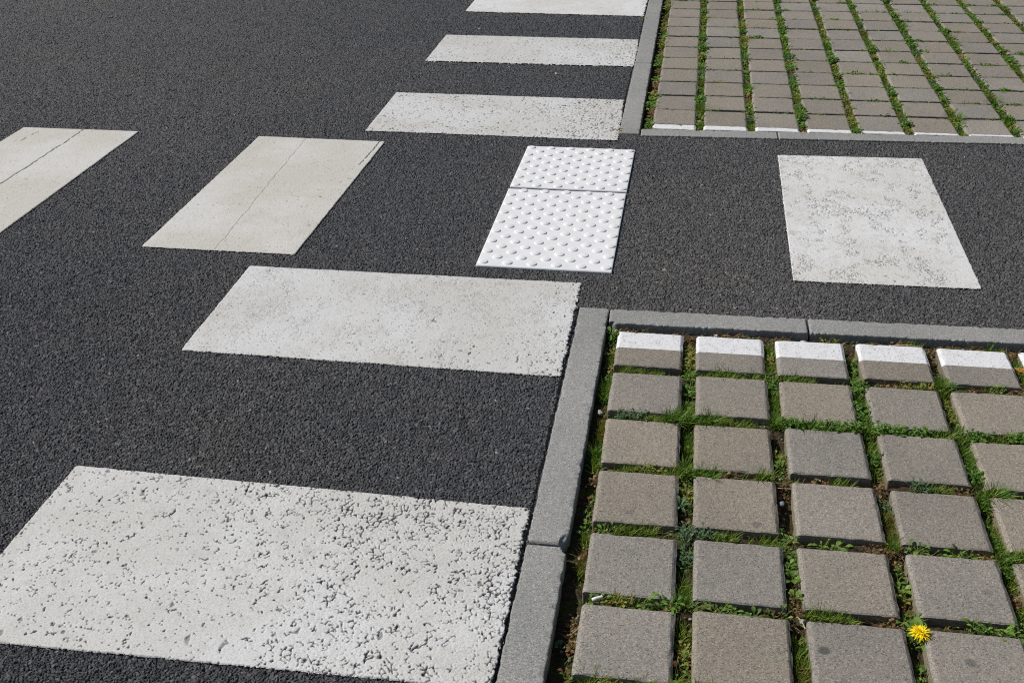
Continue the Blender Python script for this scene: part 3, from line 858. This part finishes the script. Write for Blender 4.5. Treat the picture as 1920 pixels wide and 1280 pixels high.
def grow(F, kind, x0, y0, x1, y1, half, r, dens=1.0, big=1.0, tall=1.02, lift=0.0):
    """fill the strip from (x0,y0) to (x1,y1), half width `half`, with one kind of growth"""
    L = math.hypot(x1 - x0, y1 - y0); ux, uy = (x1 - x0) / L, (y1 - y0) / L
    area = L * half * 2 / 0.0014
    def pts(n, spread=0.9):
        n = max(1, int(n * area * dens))
        u = r.random(n) * L; v = (r.random(n) * 2 - 1) * half * spread
        return x0 + ux * u - uy * v, y0 + uy * u + ux * v, n
    def grass(n, lo, hi, pal, lean=0.8, wid=0.0021):
        x, y, m = pts(n)
        hb = tall * (lo + (hi - lo) * r.random(m)) * (0.7 + 0.6 * vnoise(x, y, 35, 88))
        F.blades(x, y, soil_z(x, y) - 0.002, hb, r.random(m) * 6.283, lean * (0.2 + r.random(m)), wid * (0.7 + 0.6 * r.random(m)) * big, pick(pal, m, r))
    def leafs(n, lo, hi, pal, asp=0.45, shape='oval', zt=-0.012, pet=0.010, pit=(0.1, 0.9), droop=.4):
        x, y, m = pts(n, 0.8)
        ln = (lo + (hi - lo) * r.random(m)) * (0.5 + 0.5 * big)
        F.leaves(x, y, lift + soil_z(x, y) + r.random(m) * 0.010, r.random(m) * 6.283, pit[0] + (pit[1] - pit[0]) * r.random(m), ln, ln * asp * (0.8 + .4 * r.random(m)) , pick(pal, m, r), droop=droop, petiole=pet, shape=shape)
    if kind == 'g':
        grass(75, 0.016, 0.036, GREENS); grass(14, .014, .03, OLIVE); leafs(3, .006, .012, BROAD)
    elif kind == 'G':
        grass(130, 0.020, 0.040, LUSH, 0.95); grass(40, .02, .038, GREENS, 1.1); grass(6, .02, .04, YELLOW)
    elif kind == 'm':
        grass(130, 0.012, 0.026, GREENS, 0.8, 0.0016); grass(40, .01, .024, YELLOW, .8, .0016)
    elif kind == 'o':
        grass(150, 0.018, 0.034, OLIVE, 0.7, 0.0013); grass(40, .016, .032, GREENS, .7, .0014)
    elif kind == 'y':
        grass(40, 0.014, 0.030, YELLOW); leafs(26, 0.006, 0.013, YELLOW, 0.5); leafs(8, .006, .014, BROAD)
        grass(16, .014, .03, GREENS)
    elif kind == 'c':
        leafs(46, 0.006, 0.011, LUSH, 0.9, 'round', pet=0.016, pit=(0.5, 1.3), droop=.7); grass(26, .016, .032, LUSH)
    elif kind == 'b':
        leafs(11, 0.009, 0.018, BROAD, 0.46, pet=0.010, pit=(.2, .9)); leafs(10, .005, .010, BROAD); leafs(4, .005, .010, DRY, pet=0.0); grass(12, .014, .03, GREENS); grass(6, .01, .02, OLIVE)
    elif kind == 't':
        leafs(34, 0.007, 0.015, BLUE, 0.34, 'lance', pet=0.012, pit=(.2, 1.0)); grass(14, .014, .03, GREENS)
    elif kind == 'd':
        leafs(20, 0.005, 0.012, DRY, 0.5, pet=0.0, pit=(-.1, .8)); grass(26, .012, .028, DRY, 1.4, 0.0015); grass(10, .012, .026, OLIVE)
    elif kind == 'r':
        leafs(16, 0.008, 0.017, RED, 0.42, pet=0.008); leafs(8, .008, .018, BROAD, .4); grass(10, .012, .024, GREENS); grass(8, .01, .02, DRY, 1.3, .0015)
    elif kind == 's':
        grass(6, .010, .022, GREENS); grass(5, .008, .02, DRY, 1.5, .0014); leafs(2, .004, .009, BROAD)
    elif kind == 'x':
        grass(3, .010, .02, OLIVE)

# near bed: what grows in every joint, read off the photograph, block by block (one letter about 5 cm)
FN = Foliage(); gr = np.random.default_rng(99)
# columns of joints: first is the gap along the side kerb; strings run from the cross kerb towards the camera, 4 letters a row + 1 at the crossing
VJ = ['bbymd' 'bGGsd' 'ooxGg' 'dsrsb' 'gdosx' 'xddsr' 'sdggy',
      'dyyyg' 'bbsgG' 'gGgsG' 'bybdt' 'ttsgG' 'sgyrg' 'ggggb',
      'dGygd' 'cgGgG' 'sxybs' 'dxxsb' 'bbsdd' 'sggog' 'ggsgb',
      'sdbbb' 'cGccG' 'ggcgd' 'dtoog' 'dbydb' 'bxbbx' 'gsbsg',
      'ddsrG' 'gyyrG' 'gGGcs' 'GsgGg' 'Ggdgb' 'gGggs' 'ggsgg',
      'dGggy' 'ggGgg' 'gdggs' 'ggggg' 'gGggy' 'ggGgg' 'ggggg']
VJ += VJ[1:4]
for j, st in enumerate(VJ):
    for r in range(7):
        for k in range(5):
            kind = st[r * 5 + k]
            xa, ya = near_pos(j, r)
            ytop = ya + 0.100 - k * 0.0413
            x = xa - 0.0992
            half = 0.0135
            if j == 0:
                x = xa - 0.0992 - 0.005; half = 0.0095
                x += 0.009                      # growth keeps to the lit side
            grow(FN, kind, x, ytop, x + 0.0004, ytop - 0.0413, half, gr, 1.5, 1.0, 1.02, 0.003)
# rows of joints: below row r, one string per column, 4 letters each
HJ = [['ddsd', 'sdds', 'dsdy', 'sddm', 'dsdg', 'ddgd'],          # along the cross kerb
      ['mmms', 'mgmg', 'gmxs', 'sdyy', 'sdbd', 'gggg'],
      ['ttmG', 'Gmms', 'cGcc', 'cccg', 'cgcc', 'cccc'],
      ['smyg', 'Gdsg', 'sdgx', 'xtmd', 'Gsgo', 'gggg'],
      ['bmms', 'tmsm', 'xbxd', 'bsbd', 'gggs', 'gggg'],
      ['bybb', 'rbxr', 'gmxd', 'xsbb', 'ggsg', 'gggg'],
      ['gygb', 'gbgs', 'gggd', 'ggsg', 'gggg', 'gggg'],
      ['gygb', 'gbgs', 'gggd', 'ggsg', 'gggg', 'gggg']]
for r, rowl in enumerate(HJ):
    for c, st in enumerate(rowl + rowl[1:4]):
        for k in range(4):
            xa, ya = near_pos(c, r)
            y = ya + 0.1032; x = xa - 0.0838 + k * 0.0419
            half = 0.0125
            if r == 0: y = ya + 0.1035; half = 0.014
            grow(FN, st[k], x, y, x + 0.0419, y + 0.0006, half, gr, 1.6 if r else 1.0, 1.0, 1.08 if r else 0.9, 0.003 if r else 0.0)
go = FN.build('grass', LEAF)
tag(go, 'short grass, moss and small weeds filling the joints of the near bed', 'grass', kind='stuff')

FF = Foliage(); gr = np.random.default_rng(5)
kinds_v = 'gGbbcymgtbodrbcydbsy'
kinds_h = 'ssxmybcbdrsymxgtxs'
for c in range(11):
    y = 4.27
    while y < 6.75:
        x = FXC(c) - 0.0980
        if x < xr(y) - XM + .1:
            kind = kinds_v[gr.integers(len(kinds_v))]
            if c == 0: kind = 'sdbydsdyrbds'[gr.integers(12)]
            hf = 0.0155 if c else 0.012
            grow(FF, kind, x + (0.003 if c == 0 else 0), y, x + (0.003 if c == 0 else 0), y + 0.05, hf, gr, 1.7, 1.8, 1.25, 0.014)
        y += 0.05
for r in range(13):
    for c in range(10):
        y = FYR(r) - 0.0986 + (0.004 if r == 0 else 0)
        if FXC(c) - 0.1 > xr(y) - XM: continue
        for k in range(4):
            x = FXC(c) - 0.083 + k * 0.042
            kind = kinds_h[gr.integers(len(kinds_h))]
            if r == 0: kind = 'xsmg'[gr.integers(4)]
            grow(FF, kind, x, y, x + 0.042, y, 0.010 if r else 0.004, gr, 1.6, 1.6, 1.2, 0.012)
go = FF.build('grass', LEAF)
tag(go, 'green weeds and grass filling the joints of the far bed', 'grass', kind='stuff')

# gravel and crumbs lying in the joints
def pebble_mesh(seed, n=1):
    r = np.random.default_rng(seed)
    t = (1 + 5 ** .5) / 2
    v = np.array([(-1, t, 0), (1, t, 0), (-1, -t, 0), (1, -t, 0), (0, -1, t), (0, 1, t), (0, -1, -t), (0, 1, -t), (t, 0, -1), (t, 0, 1), (-t, 0, -1), (-t, 0, 1)], float)
    v /= np.linalg.norm(v[0])
    f = [(0, 11, 5), (0, 5, 1), (0, 1, 7), (0, 7, 10), (0, 10, 11), (1, 5, 9), (5, 11, 4), (11, 10, 2), (10, 7, 6), (7, 1, 8), (3, 9, 4), (3, 4, 2), (3, 2, 6), (3, 6, 8), (3, 8, 9), (4, 9, 5), (2, 4, 11), (6, 2, 10), (8, 6, 7), (9, 8, 1)]
    for _ in range(n):
        v = list(map(tuple, v)); mid = {}
        def m(a, b):
            k = (min(a, b), max(a, b))
            if k not in mid:
                q = (np.array(v[a]) + np.array(v[b])) / 2; v.append(tuple(q / np.linalg.norm(q))); mid[k] = len(v) - 1
            return mid[k]
        nf = []
        for a, b, c in f:
            ab, bc, ca = m(a, b), m(b, c), m(c, a)
            nf += [(a, ab, ca), (b, bc, ab), (c, ca, bc), (ab, bc, ca)]
        f = nf; v = np.array(v)
    v = np.array(v)
    for k in range(4):
        d = r.normal(size=3); d /= np.linalg.norm(d); o = 0.45 + 0.4 * r.random()
        s = v @ d; v = v - np.maximum(0, s - o)[:, None] * d[None] * 0.9
    v *= np.array([1.0, 0.75 + .3 * r.random(), 0.6 + .2 * r.random()])
    return v, np.array(f)
gv, gf, n0 = [], [], 0
gr = np.random.default_rng(31)
pm = [pebble_mesh(i, 1) for i in range(5)]
for i in range(900):
    q = gr.random()
    if q < 0.45:
        j = gr.integers(0, 6); r = gr.integers(0, 7); xa, ya = near_pos(j, r)
        x = xa - 0.0992 + gr.uniform(-.013, .013) ; y = ya + gr.uniform(-.1, .1); s = gr.uniform(.0012, .0042)
    elif q < 0.7:
        c = gr.integers(0, 6); r = gr.integers(0, 7) * (gr.random() > .35); xa, ya = near_pos(c, r)
        x = xa + gr.uniform(-.09, .09); y = ya + .1035 + gr.uniform(-.012, .012); s = gr.uniform(.0012, .0045)
    else:
        c = gr.integers(0, 3) * (gr.random() > .5); x = FXC(c) - .098 + gr.uniform(-.014, .014); y = gr.uniform(4.26, 6.6); s = gr.uniform(.002, .005)
    v, f = pm[gr.integers(5)]
    a = gr.random() * 6.28; ca, sa = math.cos(a), math.sin(a)
    w_ = np.stack([v[:, 0] * ca - v[:, 1] * sa, v[:, 0] * sa + v[:, 1] * ca, v[:, 2]], -1) * s
    gv.append(w_ + np.array([x, y, float(soil_z(np.array([x]), np.array([y]))[0]) + s * .3])); gf.append(f + n0); n0 += len(v)
for i in range(260):          # grit swept against the kerbs and a few crumbs on the road
    q = gr.random()
    if q < 0.35: x = -0.268 - abs(gr.normal()) * .010; y = gr.uniform(1.2, 2.7) if gr.random() < .6 else gr.uniform(4.2, 6.6)
    elif q < 0.6: x = gr.uniform(-.2, 1.0); y = 2.725 + .017 * x + abs(gr.normal()) * .012
    elif q < 0.75: x = gr.uniform(-.2, 1.3); y = 4.140 + .037 * x - abs(gr.normal()) * .015
    else: x = gr.uniform(-2.6, .9); y = gr.uniform(2.75, 4.1) if x > -.3 else gr.uniform(1.2, 6.6)
    v, f = pm[gr.integers(5)]; s = gr.uniform(.0010, .0026)
    gv.append(v * s + np.array([x, y, s * .3 - .0005])); gf.append(f + n0); n0 += len(v)
tag(mesh_obj('gravel', np_mesh('gravel', np.vstack(gv), np.vstack(gf), smooth=False), STONE), 'small gravel crumbs lying in the joints and along the foot of the kerbs', 'gravel', kind='stuff')

# ------------------------------------------------------------------ single plants and litter
def sz(x, y): return float(soil_z(np.array([x]), np.array([y]))[0])
def rosette(x, y, n, lo, hi, asp, pal, label, seed, name='weed', pit=(.25, .9), z=None, shape='oval', pet=.008, droop=.45, azr=(0, 6.283), cat='weed'):
    r = np.random.default_rng(seed); F = Foliage()
    az = azr[0] + (np.arange(n) + r.random(n) * .5) / n * (azr[1] - azr[0])
    ln = lo + (hi - lo) * r.random(n)
    zz = sz(x, y) + 0.004 if z is None else z
    one = np.ones(n)
    F.leaves(one * x, one * y, one * zz, az, pit[0] + (pit[1] - pit[0]) * r.random(n), ln, ln * asp, pick(pal, n, r), droop=droop, petiole=pet, shape=shape)
    o = F.build(name, LEAF, origin=(x, y, zz)); o.location = (x, y, zz)
    tag(o, label, cat)
    return o
GLOSS = np.array([(0.10, 0.21, 0.035), (0.14, 0.25, 0.05)])
rosette(0.325, 1.790, 3, .016, .030, .40, np.array([(0.20, 0.34, 0.07)]), 'single bright green leaf sprouting below the third block, right of middle', 3, pit=(.3, .9), azr=(-.3, 1.2), z=-.016)
rosette(-0.130, 1.815, 5, .018, .032, .30, GLOSS, 'upright strap leaved weed by the kerb below a grey block corner', 4, pit=(.9, 1.4), droop=.1)
rosette(-0.168, 2.600, 7, .020, .036, .36, BROAD, 'broad leaved weed in the inside corner of the near kerbs', 5, pit=(.3, 1.0))
rosette(0.033, 2.345, 9, .016, .030, .42, BROAD, 'glossy broad leaved weed between the first two blocks below the white edge', 6, pit=(.2, 1.0))
rosette(0.028, 2.290, 5, .018, .028, .45, BROAD, 'smaller glossy weed just below the broad leaved one near the white edge', 7, pit=(.2, .9))
rosette(0.240, 1.690, 8, .013, .024, .55, BROAD, 'oval leaved weed climbing the joint between second and third lower blocks', 8, pit=(.5, 1.2), z=-.015)
rosette(0.243, 1.640, 7, .012, .022, .55, BROAD, 'oval leaved weed beside the small grey pebble, lower middle of the near bed', 9, pit=(.5, 1.2), z=-.016)
rosette(0.436, 2.540, 7, .014, .030, .38, GLOSS, 'jagged pale green weed between the third and fourth half white blocks', 10, pit=(.4, 1.2))
rosette(0.438, 1.700, 8, .014, .028, .40, BROAD, 'green and reddish weed above the dandelion', 11, pit=(.4, 1.1))
rosette(0.010, 1.560, 9, .008, .016, .45, YELLOW, 'yellowish green seedling clump right of the cigarette butt', 12, pit=(.4, 1.2), z=-.014)
rosette(0.103, 1.581, 8, .010, .020, .38, np.array([(0.25, .06, .04), (.13, .21, .04), (.10, .19, .04)]), 'small weed with red lower leaves below the second block', 13, pit=(.2, 1.0), z=-.014)
rosette(0.168, 1.576, 8, .014, .026, .34, GLOSS, 'bright green weed below the second block, right of the red leaved one', 14, pit=(.3, 1.1), z=-.014)
rosette(0.028, 1.885, 10, .012, .024, .34, BLUE, 'blue green thistle like weed at a joint crossing near the kerb', 15, pit=(.2, .9), shape='lance', z=-.012)
rosette(0.640, 1.780, 9, .010, .020, .5, GLOSS, 'low green weed beside the pale pebbles at the right of the near bed', 16, pit=(.2, .9), z=-.016)
rosette(0.570, 1.583, 9, .010, .022, .42, BROAD, 'leafy weed in the joint at lower right, right of the dandelion', 17, pit=(.3, 1.0), z=-.014)
rosette(-0.168, 1.470, 5, .008, .014, .7, BLUE, 'tiny grey green clover in the shaded gap beside the kerb', 18, pit=(.4, 1.0), shape='round')
rosette(0.045, 1.375, 4, .020, .034, .5, GLOSS, 'broad green leaf at the bottom edge between the first two blocks', 19, pit=(.2, .7), z=-.014)
rosette(1.395, 5.020, 8, .035, .060, .22, GREENS, 'tall tufted weed standing in the right part of the far bed', 20, pit=(.7, 1.3), droop=.25)
rosette(1.205, 4.640, 9, .030, .060, .25, GREENS, 'spreading long leaved weed near the front right of the far bed', 21, pit=(.1, .7), droop=.3)
rosette(1.005, 4.960, 7, .025, .050, .28, GREENS, 'upright green weed in the middle joint of the far bed', 22, pit=(.5, 1.2), droop=.3)

rosette(-0.268, 6.02, 9, .012, .026, .25, YELLOW, 'small yellow green grass tuft on the road side of the far kerb near the top', 23, name='grass_tuft', pit=(.4, 1.2), z=-.004)
rosette(-0.266, 4.20, 8, .010, .022, .3, YELLOW, 'tiny grass tuft between the third zebra bar and the far kerb corner', 24, name='grass_tuft', pit=(.4, 1.2), z=-.004)
# dandelion
dx, dy = 0.452, 1.571
dan = bpy.data.objects.new('dandelion', None); dan.empty_display_size = .02
dan.location = (dx, dy, sz(dx, dy)); link(dan)
tag(dan, 'yellow dandelion flowering in the joint at lower right', 'flower')
def dpart(F, name, mat):
    o = F.build(name, mat, origin=tuple(dan.location)); o.parent = dan; return o
r = np.random.default_rng(4)
HZ = 0.004; hx, hy = dx - 0.004, dy - 0.012
F = Foliage()
for ringn, n, ln, pt in ((0, 30, .0215, .16), (1, 28, .0190, .36), (2, 24, .0150, .62), (3, 18, .0095, .95), (4, 10, .006, 1.3)):
    az = np.arange(n) / n * 6.283 + r.random(n) * .16; one = np.ones(n)
    col = np.array([(0.95, 0.78, 0.015), (0.97, 0.84, 0.025), (0.94, 0.68, 0.008)])
    F.leaves(one * hx, one * hy, one * (HZ + 0.0008 * ringn), az, pt + (r.random(n) - .5) * .22, ln * (0.85 + .25 * r.random(n)), 0.0026 * one * (.8 + .4 * r.random(n)), pick(col, n, r) , droop=.18, fold=.5, shape='lance')
dpart(F, 'flower_head', FLOWER)
F = Foliage()
n = 14; az = np.arange(n) / n * 6.283; one = np.ones(n)
F.leaves(one * hx, one * hy, one * (HZ - .004), az, -.2 + .3 * r.random(n), .010 * one, .003 * one, pick(GREENS, n, r), droop=.2, shape='lance')
dpart(F, 'calyx', LEAF)
# stem: a thin tapered tube
def tube(pts, rad, name, mat, parent=None, n=8, origin=(0, 0, 0), colr=None):
    V, Fq = [], []
    P = [Vector(p) for p in pts]
    for i, p in enumerate(P):
        d = (P[min(i + 1, len(P) - 1)] - P[max(i - 1, 0)]).normalized()
        a = d.orthogonal().normalized(); b = d.cross(a)
        rr = rad[i] if hasattr(rad, '__len__') else rad
        for k in range(n):
            t = k / n * 6.2832
            V.append(p + (a * math.cos(t) + b * math.sin(t)) * rr)
    for i in range(len(P) - 1):
        for k in range(n):
            Fq.append((i * n + k, i * n + (k + 1) % n, (i + 1) * n + (k + 1) % n, (i + 1) * n + k))
    V = np.array([tuple(v) for v in V]) - np.array(origin)
    me = np_mesh(name, V, np.array(Fq), colors=np.repeat(np.array([colr or (.1, .15, .05)]), len(V), 0))
    return mesh_obj(name, me, mat, parent)
tube([(dx, dy, dan.location.z - .005), (dx + .001, dy - .002, -.02), (dx - .001, dy - .007, -.01), (hx, hy, HZ - .002)], .0014, 'stem', LEAF, dan, origin=tuple(dan.location), colr=(.16, .20, .06))
for k, (az, ln, pt) in enumerate(((2.2, .040, .75), (1.2, .036, .6), (1.75, .046, .8), (-1.5, .044, .35), (-1.9, .030, .5), (-1.2, .036, .6), (2.9, .024, .9))):
    F = Foliage(); o1 = np.ones(1)
    F.leaves(o1 * dx, o1 * dy, o1 * (dan.location.z + .006), o1 * az, o1 * pt, o1 * ln, o1 * ln * .34, pick(BROAD, 1, r), droop=.45, shape='oval')
    dpart(F, 'leaf', LEAF)

# cigarette butt
PAPER = mat_plain('cigarette paper', (0.74, 0.73, 0.70), 0.8, .06, 500.0, .0002)
ASH = mat_plain('burnt tobacco', (0.10, 0.085, 0.07), .95, .5, 800.0)
bx_, by_ = -0.112, 1.5785
butt = bpy.data.objects.new('cigarette_butt', None); butt.location = (bx_, by_, -.002); butt.rotation_euler.z = .5; link(butt)
tag(butt, 'short white cigarette butt lying in the joint near the kerb', 'cigarette butt')
tube([(-.012, 0, 0), (-.0118, 0, 0), (-.004, .0002, .0006), (.004, 0, .0004), (.0085, .0004, .001)], [.0005, .0034, .0036, .0035, .0030], 'paper', PAPER, butt, 12)
tube([(.0085, .0004, .001), (.012, .0008, .0008), (.0135, .001, .0006)], [.0028, .0024, .0006], 'ash_end', ASH, butt, 10)

# dry orange leaf, straw, pebbles
r = np.random.default_rng(8)
F = Foliage(); o3 = np.ones(3)
F.leaves(np.array([.820, .828, .836]), np.array([2.548, 2.543, 2.536]), o3 * -.010, np.array([-.5, -.2, -.9]), np.array([.25, .35, .1]), np.array([.034, .028, .024]), np.array([.017, .014, .012]), np.array([(.52, .24, .05), (.60, .30, .08), (.40, .17, .04)]), droop=.25, fold=-.7)
dl = F.build('dry_leaf', LEAF, origin=(.828, 2.543, -.01)); dl.location = (.828, 2.543, -.01)
tag(dl, 'curled orange dry leaf between the last half white blocks at right', 'dry leaf')
STRAW = mat_plain('straw', (0.48, 0.36, 0.22), .8, .25, 250.0)
def straw(pts, rad, label, seed):
    p = np.array(pts, float); o = tuple(p.mean(0))
    ob = tube([tuple(q) for q in p], rad, 'straw', STRAW, None, 6, origin=o)
    ob.location = o
    tag(ob, label, 'straw')
straw([(.520, 2.612, -.009), (.55, 2.616, -.006), (.58, 2.619, -.005), (.612, 2.623, -.008)], [.0012, .0022, .0024, .0008], 'flat pale straw lying along the near cross kerb', 1)
straw([(.243, 1.590, -.012), (.250, 1.575, -.008), (.256, 1.560, -.012)], .0016, 'short pale straw beside the grey pebble, lower middle', 2)
straw([(-.130, 1.540, -.016), (-.128, 1.527, -.003), (-.136, 1.505, -.004), (-.152, 1.490, -.014)], .0014, 'curved brown straw arching over the gap beside the kerb', 3)
straw([(.225, 1.976, -.013), (.27, 1.972, -.009), (.315, 1.975, -.013)], .0011, 'thin brown stem lying above the third block, middle of the near bed', 4)
PALE = mat_plain('pale pebble', (0.50, 0.49, 0.48), .7, .2, 200.0)
GREY = mat_plain('grey pebble', (0.26, 0.275, 0.31), .6, .25, 200.0)
for i, (x, y, zz, s, mat, label) in enumerate((
        (0.252, 1.576, -.010, .0075, GREY, 'small bluish grey pebble at the joint crossing, lower middle of the near bed'),
        (0.233, 1.928, -.016, .0090, GREY, 'dark blue grey pebble in the bare joint right of the second block'),
        (0.104, 2.616, -.012, .012, PALE, 'pale flat stone against the cross kerb above the second white edged block'),
        (0.322, 2.618, -.012, .010, PALE, 'pale stone below the joint of the near cross kerb'),
        (0.560, 1.790, -.014, .008, PALE, 'pale pebble in the joint above the fourth lower block'),
        (0.585, 1.786, -.014, .009, GREY, 'grey pebble in the joint, right of the pale one'),
        (-0.165, 2.225, -.016, .012, PALE, 'pale crumbly stone in the kerb gap beside the second row of blocks'),
        (-1.085, 5.72, .004, .009, PALE, 'small loose stone on the road above the fourth zebra bar'),
        (-0.60, 4.955, .001, .008, PALE, 'tiny pale stone on asphalt below the fourth zebra bar'))):
    v, f = pebble_mesh(70 + i, 1)
    o = mesh_obj('pebble', np_mesh('pebble', v * s * 0.8, f, smooth=False), mat)
    o.location = (x, y, zz); o.rotation_euler = (0, 0, i * 1.3)
    tag(o, label, 'pebble')
